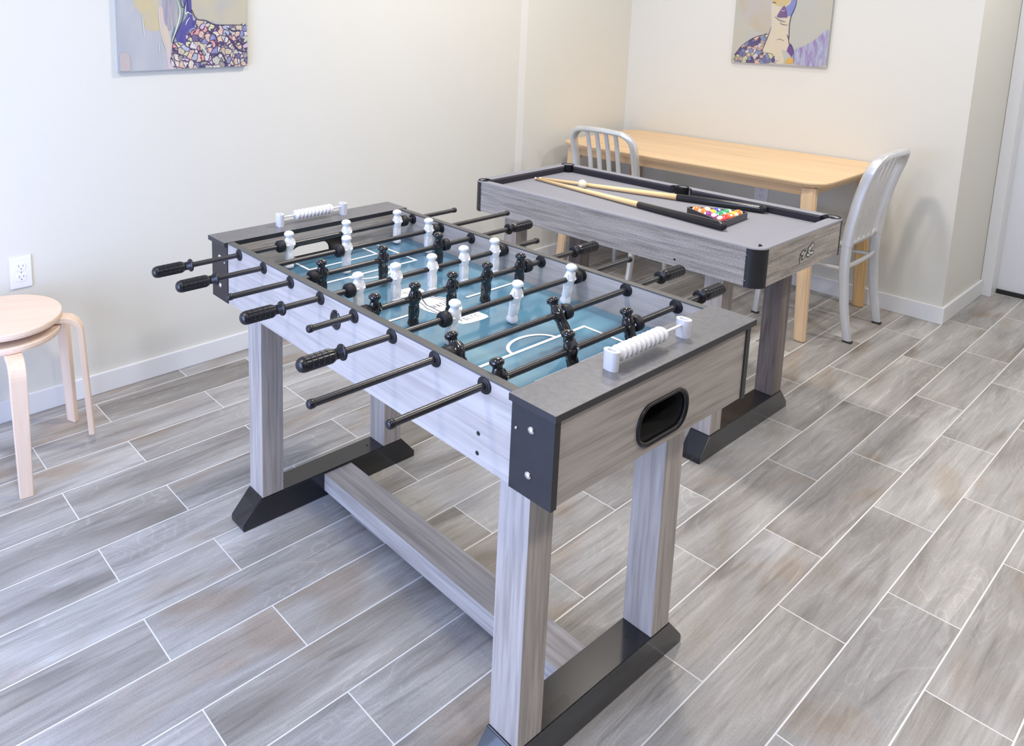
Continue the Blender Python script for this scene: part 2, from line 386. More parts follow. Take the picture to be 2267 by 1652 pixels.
# markings (printed lines) : one part
m=MB()
zl=ZF+.0003
def ln(x0,y0,x1,y1,w=.008):
    global zl; zl+=.00006
    d=Vector((x1-x0,y1-y0)); L=d.length; d/=L; n=Vector((-d.y,d.x))*w/2; a=Vector((x0,y0))-d*w/2; b=Vector((x1,y1))+d*w/2
    m.add([(a.x+n.x,a.y+n.y,zl),(a.x-n.x,a.y-n.y,zl),(b.x-n.x,b.y-n.y,zl),(b.x+n.x,b.y+n.y,zl)],[(0,1,2,3)])
def arc(cx,cy,r,a0,a1,ry=None,w=.008,n=24):
    global zl; zl+=.00006
    ry=ry or r; P=[]
    for k in range(n+1):
        a=math.radians(a0+(a1-a0)*k/n); P.append(((r+w/2)*math.cos(a)+cx,(ry+w/2)*math.sin(a)+cy,zl)); P.append(((r-w/2)*math.cos(a)+cx,(ry-w/2)*math.sin(a)+cy,zl))
    m.add(P,[(2*k,2*k+1,2*k+3,2*k+2) for k in range(n)])
for s in (-1,1):
    m=MB()
    ln(s*.293,-.18,s*.293,.18); ln(s*.293,.18,s*.505,.18); ln(s*.293,-.18,s*.505,-.18)
    if s>0: arc(.293,.005,.045,90,270,.072)
    else: arc(-.293,.005,.045,-90,90,.072)
    m.build('field_marking',LINE,FT,recalc=False); m=MB()
    ln(s*.405,-.122,s*.405,.122); ln(s*.405,.122,s*.505,.122); ln(s*.405,-.122,s*.505,-.122)
    m.build('field_marking',LINE,FT,recalc=False)
m=MB()
ln(.004,-.298,.004,-.09); m.build('field_marking',LINE,FT,recalc=False)
m=MB(); ln(.004,.09,.004,.298); m.build('field_marking',LINE,FT,recalc=False)
# centre emblem: white oval with dark strokes and a white label beside it
m=MB()
zl=ZF+.0003
def poly(pts,mi=0,dz=0): m.add([(x,y,zl+.0002+dz) for x,y in pts],[tuple(range(len(pts)))],mi)
poly([(.0+.062*math.cos(a*PI/12),-.005+.052*math.sin(a*PI/12)) for a in range(24)])
poly([(.078,-.036),(.092,-.043),(.108,-.044),(.118,-.040),(.124,-.02),(.126,.02),(.124,.040),(.116,.045),(.090,.044),(.078,.038)])
poly([(-.090,-.050),(-.104,-.056),(-.126,-.052),(-.136,-.030),(-.136,.010),(-.126,.030),(-.104,.034),(-.090,.028)])
def stroke(pts,w,mi=1):
    for (x0,y0),(x1,y1) in zip(pts,pts[1:]):
        d=Vector((x1-x0,y1-y0)); 
        if d.length<1e-6: continue
        d.normalize(); n=Vector((-d.y,d.x))*w/2; a=Vector((x0,y0))-d*w/3; b=Vector((x1,y1))+d*w/3
        m.add([(a.x+n.x,a.y+n.y,zl+.0005),(a.x-n.x,a.y-n.y,zl+.0005),(b.x-n.x,b.y-n.y,zl+.0005),(b.x+n.x,b.y+n.y,zl+.0005)],[(0,1,2,3)],mi)
stroke([(-.052,-.03),(-.03,-.035),(.0,-.045),(.035,-.044)],.0022); stroke([(-.056,-.012),(-.02,-.03),(.03,-.032),(.05,-.028)],.003)
stroke([(-.05,.025),(-.02,.036),(.02,.04),(.04,.03)],.003); stroke([(-.055,.012),(-.02,.026),(.03,.026)],.0018)
for k,gl in enumerate(([(0,0),(0,1),(0,.5),(.6,.5),(.6,1),(.6,0)],[(0,0),(.3,1),(.6,0),(.45,.4),(.15,.4)],[(.3,0),(.3,1),(0,1),(.6,1)],[(0,0),(0,1),(0,.5),(.6,.5),(.6,0),(.6,1)])):
    stroke([(.010-.018*v-.0,-.026+.014*k+.011*u) for u,v in gl],.0016)
for k,gl in enumerate(([(0,0),(0,1),(.5,1),(.5,.5),(0,.5)],[(0,0),(0,1),(.6,1),(.6,0),(0,0)],[(0,1),(0,0),(.5,0)],[(0,0),(0,1),(.5,1)],[(.6,1),(0,1),(0,0),(.6,0)])):
    stroke([(.106-.012*v,-.03+.013*k+.009*u) for u,v in gl],.0014)
stroke([(-.112,-.05),(-.112,.028)],.0012); stroke([(-.125,-.02),(-.095,-.02)],.0012)
m.build('field_emblem',[LINE,INK],FT,recalc=False)
# ball entry cup on the left side
m=MB(); m.lathe([(.0,-.003),(.021,-.003),(.0235,-.001),(.0235,.0),(.019,.002)],(0,0,0),'y',28)
e=m.build('ball_entry_cup',BPL,FT,loc=(-.005,-BW,.790)); e.scale=(.85,1,1.0)
m=MB(); m.lathe([(.0,-.0008),(.0165,-.0006),(.0168,.002)],(0,0,0),'y',28); e=m.build('ball_entry_hole',DARK,FT,loc=(-.006,-BW-.0032,.792)); e.scale=(.8,1,1.)
# legs, feet, stretcher
LX,LY,LW,LT,FH=.475,.2256,.072,.0707,.0818
for sx in (-1,1):
    for sy in (-1,1):
        m=MB(); m.box(sx*LX-LW/2,sx*LX+LW/2,sy*LY-LT/2,sy*LY+LT/2,FH,ZB,b=.0015); m.build('leg',GZ,FT)
    m=MB(); y1=.3245; y0=.266
    m.prism([(-y1,0),(y1,0),(y1,.018),(y0,FH),(-y0,FH),(-y1,.018)],sx*LX-LW/2-.001,sx*LX+LW/2+.001,'x',bev=.0018)
    fb=m.build('foot_beam',FOOTB,FT)
    for yy in (-.17,.15):
        m=MB(); m.cyl((sx*LX+ .0,yy,FH-.002),(sx*LX,yy,FH+.0006),.0035,10); m.build('screw_hole',DARK,fb)
m=MB(); m.box(-.439,.439,-.044,.059,.0205,.0755,b=.0015); m.build('stretcher',GX,FT)

# --- player figure meshes
def figure(mat,name):
    S=[(.0395,.0045,.005),(.0375,.0095,.0105),(.033,.0128,.0138),(.0285,.0125,.0140),(.0255,.0098,.0105),(.0215,.0082,.0088),(.018,.0088,.0108),(.010,.0108,.0142),(.003,.0120,.0170),
       (-.003,.0120,.0172),(-.010,.0105,.0146),(-.018,.0088,.0112),(-.0235,.0085,.0108),(-.028,.0098,.0128),(-.036,.0098,.0126),(-.043,.0088,.0112),(-.0465,.0080,.0106),(-.051,.0100,.0118),(-.058,.0128,.0122),(-.0635,.0132,.0122),(-.065,.0118,.0110)]
    n=20; vs=[];fs=[]
    for z,a,b in S:
        for k in range(n):
            t=2*PI*k/n; c,s_=math.cos(t),math.sin(t)
            e=.72 if z<-.049 else .86
            vs.append((a*math.copysign(abs(c)**e,c),b*math.copysign(abs(s_)**e,s_),z))
    for i in range(len(S)-1):
        for k in range(n):
            p=i*n+k; q=i*n+(k+1)%n; fs.append((p,q,q+n,p+n))
    mb=MB(); mb.add(vs,fs,0,True); mb.add(vs[:n],[tuple(range(n))],0,True); mb.add(vs[-n:],[tuple(range(n))[::-1]])
    # arms pressed to the sides, folded over the chest
    for sy in (-1,1): mb.sweep([(0.002,sy*.0125,.0155),(0.004,sy*.0158,.007),(0.009,sy*.0130,.0005),(.0118,sy*.006,.002)],.0052,.0052,(1,0,0),r=.45)
    mb.sweep([(0,-.0066,-.017),(0.0012,-.0068,-.030),(0,-.0062,-.046)],.011,.0165,(0,1,0),r=.4)
    mb.sweep([(0,.0066,-.017),(0.0012,.0068,-.030),(0,.0062,-.046)],.011,.0165,(0,1,0),r=.4)
    return mb
men=[[-.162,.038,.236],[-.056,.251],[-.228,-.03,.172],[-.211,-.094,.028,.143,.262],[-.264,-.146,-.026,.094,.218],[-.147,.056,.254],[-.262,.048],[-.282,-.078,.118]]
tilt=[0,0,-2,-3,2,8,-33,-14]
side=['L','L','R','L','R','L','R','R']
EL=[-.566,-.56,-.49,-.528,-.44,-.55,-.61,-.542]; ER=[.49,.605,.566,.443,.545,.513,.550,.505]
white=[1,1,0,1,0,1,0,0]
wfig=None;bfig=None; HANDLE=None; BUMP=None; BUSH=None; FERR=None
def handle_mb():
    mb=MB(); n=8
    prof=[(.0078,0),(.0150,.0006),(.0165,.0022),(.0165,.0048),(.0150,.0066),(.0108,.0072),(.0104,.020)]
    mb.lathe(prof,(0,0,0),'y',24)
    P=[(.0095,.020),(.0125,.024),(.0147,.030)]
    y=.030
    for k in range(5): P+=[(.0150,y+.0105),(.0138,y+.0112),(.0138,y+.0122),(.0148,y+.0129)]; y+=.0129
    P+=[(.0140,y+.004),(.0118,y+.0085),(.0075,y+.0115),(.0015,y+.0125)]
    # octagonal grip: 8 flats separated by grooves
    N=32; vs=[];fs=[]
    for r,h in P:
        for k in range(N):
            a=2*PI*k/N; rr=r*(.90 if k%4==0 and .026<h<.093 else 1.0)
            vs.append((rr*math.sin(a),h,rr*math.cos(a)))
    for i in range(len(P)-1):
        for k in range(N):
            p=i*N+k;q=i*N+(k+1)%N; fs.append((p,q,q+N,p+N))
    mb.add(vs,fs,0,False); mb.add(vs[-N:],[tuple(range(N))])
    return mb
for i in range(8):
    y0,y1=EL[i],ER[i]; L=side[i]=='L'
    m=MB(); m.cyl((0,y0+(.05 if L else 0),0),(0,y1-(0 if L else .05),0),.0068,20)
    col='white' if white[i] else 'black'
    r=m.build('player_rod',ROD,FT,loc=(RX[i],0,RZ))
    # handle on one side, plain ferrule on the other
    if HANDLE is None:
        h=handle_mb().build('grip_handle',GRIP,r); HANDLE=h
    else: h=dup(HANDLE,r)
    hl=.107
    if L: h.location=(0,y0+hl,0); h.rotation_euler=(0,0,PI)
    else: h.location=(0,y1-hl,0); h.rotation_euler=(0,0,0)
    if FERR is None:
        mb=MB(); mb.lathe([(.0066,0),(.0082,.001),(.0082,.010),(.0065,.0125),(.003,.0132)],(0,0,0),'y',20); f=mb.build('end_sleeve',GRIP,r); FERR=f
    else: f=dup(FERR,r)
    if L: f.location=(0,y1-.011,0); f.rotation_euler=(0,0,0)
    else: f.location=(0,y0+.011,0); f.rotation_euler=(0,0,PI)
    for y in men[i]:
        if white[i]:
            if wfig is None: wfig=figure(WPL,'w').build('player_figure',WPL,r); g=wfig
            else: g=dup(wfig,r)
        else:
            if bfig is None: bfig=figure(BPL,'b').build('player_figure',BPL,r); g=bfig
            else: g=dup(bfig,r)
        g.location=(0,y,0); g.rotation_euler=(0,math.radians(tilt[i]),0)
    bp=[men[i][0]-.0255,men[i][-1]+.0255]
    if i==0: bp=[-.190,.263]
    for j,y in enumerate(bp):
        if BUMP is None:
            mb=MB(); mb.lathe([(.0078,-.011),(.0145,-.0105),(.0172,-.007),(.0172,.007),(.0145,.0105),(.0078,.011)],(0,0,0),'y',24); b=mb.build('rubber_bumper',RUB,r); BUMP=b
        else: b=dup(BUMP,r)
        b.location=(0,y,0)
for i in range(8):
    for sy in (-1,1):
        if BUSH is None:
            mb=MB(); mb.lathe([(.0072,-.003),(.0150,-.0028),(.0160,-.0012),(.0160,.0),(.0160,.001)],(0,0,0),'y',28); mb.lathe([(.0072,-.0045),(.0105,-.0045),(.0112,-.0026),(.0112,-.002)],(0,0,0),'y',24); b=mb.build('rod_bushing',RUB,FT); BUSH=b
        else: b=dup(BUSH,FT)
        b.location=(RX[i],sy*BW,RZ); b.rotation_euler=(0,0,0 if sy<0 else PI)
        mb=None
        c=dup(BUSH,FT); c.location=(RX[i],sy*IW,RZ); c.rotation_euler=(0,0,PI if sy<0 else 0)
# --- score counters
def counter(x,ya,yb,b0,b1,flip):
    s=MB(); s.cyl((x,ya,ZT+.026),(x,yb,ZT+.026),.0028,12); t=s.build('score_counter',WPL,FT)
    for y in (ya,yb):
        s=MB(); P=stadium(x,y,.0150,.0108,24,.0104); Q=stadium(x,y,.0138,.0100,24,.0096); n=24
        q=stadium(x,y,.0088,.0056,24,.0052)
        vs=[p+(ZT+.0004,) for p in Q]+[p+(ZT+.0365,) for p in P]+[p+(ZT+.0375,) for p in Q2] if False else [p+(ZT+.0004,) for p in Q]+[p+(ZT+.0370,) for p in P]+[p+(ZT+.0370,) for p in q]+[p+(ZT+.033,) for p in q]
        s.add(vs,[(r*n+k,r*n+(k+1)%n,(r+1)*n+(k+1)%n,(r+1)*n+k) for r in range(3) for k in range(n)],0,False); s.add(vs[3*n:],[tuple(range(n))])
        s.build('counter_post',SILV,t)
    n=10; st=(b1-b0)/n
    s=MB(); s.lathe([(.003,-st*.48),(.0150,-st*.48),(.0152,-st*.30),(.0135,st*.05),(.0105,st*.44),(.003,st*.48)],(0,0,0),'y',24)
    first=None
    for k in range(n):
        if first is None: bd=s.build('score_bead',WPL,t); first=bd
        else: bd=dup(first,t)
        bd.location=(x,b0+st*(k+.5),ZT+.026)
counter(.562,-.117,.123,-.098,.052,0)
counter(-.566,-.118,.114,-.064,.072,0)

# ------------------------------------------------------------------ pool table
PT=empty('pool_table',(-.2833,1.3687,0),-.0089,'small weathered grey pool table with grey felt and rounded black corners, behind the foosball table','table')
PL,PWd,PZT,PZB=.592,.315,.770,.645; CR=.045
def rrect(hx,hy,r,n=8):
    P=[]
    for sx,sy,a0 in ((1,1,0),(-1,1,90),(-1,-1,180),(1,-1,270)):
        for k in range(n+1):
            a=math.radians(a0+90*k/n); P.append((sx*(hx-r)+r*math.cos(a),sy*(hy-r)+r*math.sin(a)))
    return P
m=MB(); m.box(-PL+CR,PL-CR,-PWd,-PWd+.016,PZB,PZT-.003); 
s1=m.build('side_panel',PGX,PT)
m=MB(); m.cyl((.32,-PWd-.0005,.668),(.32,-PWd+.003,.668),.004,8); m.build('bolt_hole',DARK,s1)
m=MB(); m.box(-PL+CR,PL-CR,PWd-.016,PWd,PZB,PZT-.003); m.build('side_panel',PGX,PT)
for sx in (-1,1):
    m=MB(); m.box(min(sx*PL,sx*(PL-.016)),max(sx*PL,sx*(PL-.016)),-PWd+CR,PWd-CR,PZB,PZT-.003); ep=m.build('end_panel',PGY,PT)
    if sx>0:
        # plant-like maker's mark: dark outline with pale ovals
        m=MB()
        X=PL+.0009
        def blob(y,z,a,b,ang,mi,dx):
            P=[]
            for k in range(20):
                t=2*PI*k/20; u,v=a*math.cos(t),b*math.sin(t); P.append((X+dx,y+u*math.cos(ang)-v*math.sin(ang),z+u*math.sin(ang)+v*math.cos(ang)))
            m.add(P,[tuple(range(20))],mi)
        BL_=[(.030,.712,.011,.0065,.2),(.047,.719,.010,.0065,.35),(-.022,.706,.010,.0055,.5),(-.008,.699,.011,.006,.9),(-.014,.691,.009,.005,.3),(.022,.691,.013,.0045,-.25),(.046,.694,.016,.005,-.1),(.026,.701,.008,.004,-.3)]
        for y,z,a,b,g in BL_: blob(y,z,a+.0045,b+.0042,g,0,0)
        for y,z,a,b,g in BL_: blob(y,z,a,b,g,1,.0003)
        def bar(y0,z0,y1,z1,w):
            d=Vector((y1-y0,z1-z0)).normalized(); n=Vector((-d.y,d.x))*w/2
            m.add([(X,y0+n.x,z0+n.y),(X,y0-n.x,z0-n.y),(X,y1-n.x,z1-n.y),(X,y1+n.x,z1+n.y)],[(0,1,2,3)],0)
        bar(-.040,.705,-.038,.672,.0035); bar(-.040,.705,.0,.716,.002)
        m.build('maker_emblem',[plain('dark_grey_print',(.05,.055,.05),.5),plain('pale_grey_print',(.55,.55,.53),.5)],ep,recalc=False)
    for sy in (-1,1):
        # rounded corner panel
        P=[]; cx,cy=sx*(PL-CR),sy*(PWd-CR)
        a0={(1,1):0,(-1,1):90,(-1,-1):180,(1,-1):270}[(sx,sy)]
        for k in range(13): a=math.radians(a0+90*k/12); P.append((cx+(CR+.0015)*math.cos(a),cy+(CR+.0015)*math.sin(a)))
        for k in range(12,-1,-1): a=math.radians(a0+90*k/12); P.append((cx+(CR-.014)*math.cos(a),cy+(CR-.014)*math.sin(a)))
        m=MB(); m.prism(P,PZB-.003,PZT-.004,'z'); cp=m.build('corner_panel',BLK,PT)
        for z in (.664,.745):
            m=MB(); a=math.radians(a0+(90 if (sx,sy) in ((1,1),(-1,-1)) else 0)); a=math.radians(270 if sy<0 else 90); m.lathe([(.0018,0),(.001,sy*.0014)],(cx+sx*.003,sy*(PWd+.0012),z),'y',10); m.build('screw',CHROME,cp)
m=MB(); m.box(-PL+.016,PL-.016,-PWd+.016,PWd-.016,.715,.738); m.build('playing_surface',FELT,PT)
m=MB(); m.box(-PL+.02,PL-.02,-PWd+.02,PWd-.02,PZB+.002,PZB+.012); m.build('bottom_board',BLK,PT)
# rail tops: felt ring with rounded corners
o_=rrect(PL+.001,PWd+.001,CR); i_=rrect(PL-.020,PWd-.020,CR*.5); N=len(o_)
m=MB(); vs=[(x,y,PZT-.004) for x,y in o_]+[(x,y,PZT) for x,y in rrect(PL-.001,PWd-.001,CR)]+[(x,y,PZT) for x,y in i_]+[(x,y,PZT-.004) for x,y in i_]
fs=[]
for k in range(N):
    j=(k+1)%N
    for q in range(3): fs.append((q*N+k,q*N+j,(q+1)*N+j,(q+1)*N+k))
    fs.append((3*N+k,3*N+j,j,k))
m.add(vs,fs); m.build('rail_top',FELT,PT)
# cushions (sloped dark inner faces) split by the pockets
def cushion(p0,p1,nrm):
    p0=Vector(p0);p1=Vector(p1);n=Vector(nrm); d=(p1-p0).normalized()
    sec=[(0,.7385),(0,.7700),(.010,.7712),(.019,.7690),(.0225,.762),(.016,.7385)]
    A=[]; B=[]
    for t,z in sec:
        cut=t*.9
        a=p0+n*t+d*cut; b=p1+n*t-d*cut; A.append((a.x,a.y,z)); B.append((b.x,b.y,z))
    mb=MB(); k=len(sec); mb.add(A+B,[(i,(i+1)%k,k+(i+1)%k,k+i) for i in range(k)]); mb.add(A,[tuple(range(k))]); mb.add(B,[tuple(range(k))[::-1]])
    for f in range(1): pass
    # top lip keeps the felt colour
    mb.m=[1 if i in (1,2) else 0 for i in range(len(mb.m))]
    return mb.build('cushion',[CUSH,FELT],PT)
hx,hy=PL-.020,PWd-.020
cushion((-hx+.030,hy),(-.030,hy),(0,-1)); cushion((.030,hy),(hx-.030,hy),(0,-1))
cushion((-hx+.030,-hy),(-.030,-hy),(0,1)); cushion((.030,-hy),(hx-.030,-hy),(0,1))
cushion((-hx,-hy+.030),(-hx,hy-.030),(1,0)); cushion((hx,-hy+.030),(hx,hy-.030),(-1,0))
# pockets
def pocket(x,y,r):
    mb=MB(); mb.lathe([(r-.003,.7384),(r,.742),(r+.001,PZT),(r+.001,PZT+.0022),(r-.004,PZT+.0022),(r-.006,.742)],(x,y,0),'z',28)
    return mb.build('pocket',PKT,PT)
for sx in (-1,1):
    pocket(sx*(PL-.034),PWd-.034,.0275)
pocket(0,PWd-.030,.0255)
pocket(-(PL-.034),-(PWd-.034),.0255)
# legs, feet, stretcher
LX2,LY2,LW2,LT2,FH2=.4289,.2235,.062,.0715,.0817
for sx in (-1,1):
    for sy in (-1,1):
        m=MB(); m.box(sx*LX2-LW2/2,sx*LX2+LW2/2,sy*LY2-LT2/2,sy*LY2+LT2/2,FH2,PZB,b=.0015); m.build('leg',PGZ if sy>0 else GZ,PT)  # far-side legs get the wood with the table's shade painted in
    m=MB(); y1=.318; y0=.262
    m.prism([(-y1,0),(y1,0),(y1,.02),(y0,FH2),(-y0,FH2),(-y1,.02)],sx*LX2-LW2/2-.003,sx*LX2+LW2/2+.003,'x',bev=.0018); m.build('foot_beam',FOOTB,PT)
m=MB(); m.box(-.395,.395,-.05,.05,.0205,.0755,b=.0015); m.build('stretcher',PGX,PT)

# ---- cues, balls, rack on the pool table
ZS=.738
def cue(name,tip,butt,label,split):
    t=Vector(tip);b=Vector(butt); d=b-t; L=d.length
    ang=math.atan2(d.y,d.x); r0,r1=.0058,.0150
    e=empty(name,(t.x,t.y,ZS),ang,label,'pool cue','pool cues lying on the grey felt')
    tilt_=math.atan2(r1-r0,L)
    def rr(s): return r0+(r1-r0)*s/L
    m=MB(); m.lathe([(rr(0),.012),(rr(split),split)],(0,0,0),'x',18); 
    sh=m.build('shaft',CUE,e); 
    m=MB(); m.lathe([(rr(split)+.0004,split),(rr(split)+.0012,split+.002),(rr(L)-.0004,L-.02),(rr(L),L-.006),(rr(L)*.8,L-.001)],(0,0,0),'x',18); gp=m.build('grip',BLKG,e)
    m=MB(); m.lathe([(rr(0)*.6,0),(rr(0)*.96,.003),(rr(0),.012)],(0,0,0),'x',18); tp=m.build('tip',plain('cream_cue_tip',(.75,.68,.55),.7),e)
    m=MB(); m.lathe([(rr(L)*.82,L-.0015),(rr(L)*.7,L+.004),(.003,L+.006)],(0,0,0),'x',18); bu=m.build('bumper',RUB,e)
    for o in (sh,gp,tp,bu): o.location=(0,0,r0+.0022); o.rotation_euler=(0,-tilt_,0)
    return e
cue('pool_cue',(-.812,1.382,0),(.084,1.270,0),'pale-shafted pool cue passing in front of the ball rack, black butt nearest the viewer',.55)
cue('pool_cue',(-.802,1.398,0),(.062,1.623,0),'pale-shafted pool cue passing behind the ball rack, butt near the far cushion',.58)
m=MB(); bm=bmesh.new(); bmesh.ops.create_uvsphere(bm,u_segments=28,v_segments=18,radius=.0185); m.bm(bm,0,True)
o=m.build('cue_ball',plain('ivory_ball',(.86,.80,.60),.12,coat=.6),loc=(-.592,1.418,ZS+.0186)); tag(o,'single ivory cue ball lying between the two cue shafts','ball')
RC=Vector((-.002,1.399)); RA=math.radians(182)
def tri(R,rd,n=6):
    P=[]
    for k in range(3):
        a=RA+2*PI*k/3; c=RC+Vector((math.cos(a),math.sin(a)))*(R-2*rd)
        for j in range(n+1):
            b=a-PI/3+2*PI/3*j/n; P.append((c.x+rd*math.cos(b),c.y+rd*math.sin(b)))
    return P
O=tri(.130,.016);I=tri(.118,.012); N=len(O)
m=MB(); z0,z1=ZS+.0004,ZS+.025
vs=[(x,y,z0) for x,y in O]+[(x,y,z1) for x,y in O]+[(x,y,z1) for x,y in I]+[(x,y,z0) for x,y in I]
m.add(vs,[(q*N+k,q*N+(k+1)%N,((q+1)%4)*N+(k+1)%N,((q+1)%4)*N+k) for q in range(4) for k in range(N)])
o=m.build('ball_rack',BLKG,loc=(0,0,0)); tag(o,'black triangular ball rack filled with coloured balls on the grey felt','ball rack')
BR=.0170
def ballmat(name,c,stripe):
    m_,nt,b=newmat(name); b.inputs['Roughness'].default_value=.1; b.inputs['Coat Weight'].default_value=.6
    tc=nt.nodes.new('ShaderNodeTexCoord').outputs['Object']
    if stripe:
        s=nt.nodes.new('ShaderNodeSeparateXYZ'); nt.links.new(tc,s.inputs[0])
        a=nt.nodes.new('ShaderNodeMath'); a.operation='ABSOLUTE'; nt.links.new(s.outputs[2],a.inputs[0])
        g=nt.nodes.new('ShaderNodeMath'); g.operation='GREATER_THAN'; g.inputs[1].default_value=BR*.84; nt.links.new(a.outputs[0],g.inputs[0])
        nt.links.new(mixc(nt,g.outputs[0],c,(.88,.86,.80)),b.inputs['Base Color'])
    else:
        # number disc: pale spot
        d=nt.nodes.new('ShaderNodeVectorMath'); d.operation='DISTANCE'; nt.links.new(tc,d.inputs[0]); d.inputs[1].default_value=(0,0,BR)
        g=nt.nodes.new('ShaderNodeMath'); g.operation='LESS_THAN'; g.inputs[1].default_value=BR*.26; nt.links.new(d.outputs['Value'],g.inputs[0])
        nt.links.new(mixc(nt,g.outputs[0],c,(.88,.86,.80)),b.inputs['Base Color'])
    return m_
OR=(.90,.22,.03);YE=(.92,.55,.05);BLU=(.02,.05,.45);PU=(.30,.03,.22);GR=(.01,.32,.12);RE=(.75,.03,.03);BK=(.01,.01,.01)
# (row from apex, index along the row toward the far side) -> colour, stripe, tilt, words
balls={(0,0):(OR,0,50,'solid orange billiard ball alone in the left point of the rack'),
(1,0):(OR,1,60,'orange striped billiard ball in the rack just right of the left-point ball, near side'),
(1,1):(OR,1,20,'orange striped billiard ball in the rack just right of the left-point ball, far side'),
(2,0):(PU,1,70,'purple striped billiard ball against the near side of the rack'),
(2,1):(YE,0,60,'yellow billiard ball in the heart of the rack'),
(2,2):(BLU,0,30,'solid dark blue billiard ball against the far side of the rack'),
(3,0):(PU,1,15,'purple and white billiard ball near the front corner of the rack'),
(3,1):(GR,1,75,'green striped billiard ball in the fourth row, beside the purple one'),
(3,2):(GR,0,50,'solid green billiard ball in the fourth row of the rack'),
(3,3):(GR,1,40,'green striped billiard ball against the far side of the rack'),
(4,0):(RE,1,20,'mostly white ball with a red stripe in the front corner of the rack'),
(4,1):(RE,0,60,'solid red billiard ball beside the front-corner ball in the rack'),
(4,2):(OR,0,40,'reddish orange billiard ball in the middle of the right edge of the rack'),
(4,3):(YE,1,60,'yellow striped billiard ball along the right edge of the rack'),
(4,4):(OR,1,65,'orange striped billiard ball in the far right corner of the rack')}
bm=bmesh.new(); bmesh.ops.create_uvsphere(bm,u_segments=24,v_segments=16,radius=BR); mb0=MB(); mb0.bm(bm,0,True)
ax=Vector((math.cos(RA),math.sin(RA)))   # towards the apex
la=Vector((-ax.y,ax.x)); 
if la.y<0: la=-la
stp=BR*2.02
for (r_,k),(c,s_,t_,lab) in balls.items():
    p=RC+ax*(stp*math.sqrt(3)/2*(8/3.0-r_))+la*(stp*(k-r_/2.0))
    o=mb0.build('billiard_ball',ballmat('ball_%d_%d'%(r_,k),c,s_),loc=(p.x,p.y,ZS+BR+.0003),rot=(math.radians(t_),math.radians(25),math.radians(-50+37*k)))
    tag(o,lab,'ball','billiard balls in the triangular rack')

# ------------------------------------------------------------------ light wood table against the back wall
DT=empty('wooden_table',(-.70,2.71,0),0,'light birch table with rounded corners standing against the back wall','table')
TX,TY=.698,.385; TZ=.737
m=MB(); P=rrect(TX,TY,.10,10)
n=len(P)
vs=[(x*.985,y*.975,TZ-.024) for x,y in P]+[(x,y,TZ-.008) for x,y in P]+[(x,y,TZ-.002) for x,y in P]+[(x*.998,y*.996,TZ) for x,y in P]
fs=[(q*n+k,q*n+(k+1)%n,(q+1)*n+(k+1)%n,(q+1)*n+k) for q in range(3) for k in range(n)]+[tuple(range(n))[::-1],tuple(3*n+k for k in range(n))]
m.add(vs,fs); m.build('tabletop',BIRCH,DT)
for sx in (-1,1):
    for sy in (-1,1):
        # flat tapering leg, splayed a little outwards
        xt,yt=sx*(TX-.075),sy*(TY-.055); xb,yb=sx*(TX-.035),sy*(TY-.02 if sy<0 else TY-.06)
        m=MB(); w0,d0,w1,d1=.060,.040,.046,.030
        vs=[(xt-w0/2,yt-d0/2,TZ-.024),(xt+w0/2,yt-d0/2,TZ-.024),(xt+w0/2,yt+d0/2,TZ-.024),(xt-w0/2,yt+d0/2,TZ-.024),(xb-w1/2,yb-d1/2,0),(xb+w1/2,yb-d1/2,0),(xb+w1/2,yb+d1/2,0),(xb-w1/2,yb+d1/2,0)]
        bm=bmesh.new(); V=[bm.verts.new(v) for v in vs]
        for f in ((0,1,2,3),(7,6,5,4),(0,4,5,1),(1,5,6,2),(2,6,7,3),(3,7,4,0)): bm.faces.new([V[i] for i in f])
        bmesh.ops.recalc_face_normals(bm,faces=bm.faces[:]); bmesh.ops.bevel(bm,geom=bm.edges[:],offset=.007,segments=3,affect='EDGES')
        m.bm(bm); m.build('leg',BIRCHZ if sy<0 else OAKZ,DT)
for sy in (-1,1):
    m=MB(); m.box(-TX+.10,TX-.10,sy*(TY-.075)-.009,sy*(TY-.075)+.009,TZ-.075,TZ-.024,b=.002); m.build('apron',BIRCH,DT)
for sx in (-1,1):
    m=MB(); a=sx*(TX-.085)
    m.prism([(-TY+.07,TZ-.024),(TY-.07,TZ-.024),(TY-.07,TZ-.11),(TY-.13,TZ-.075),(-TY+.13,TZ-.075),(-TY+.07,TZ-.11)],a-.009,a+.009,'x'); m.build('apron',BIRCHZ,DT)

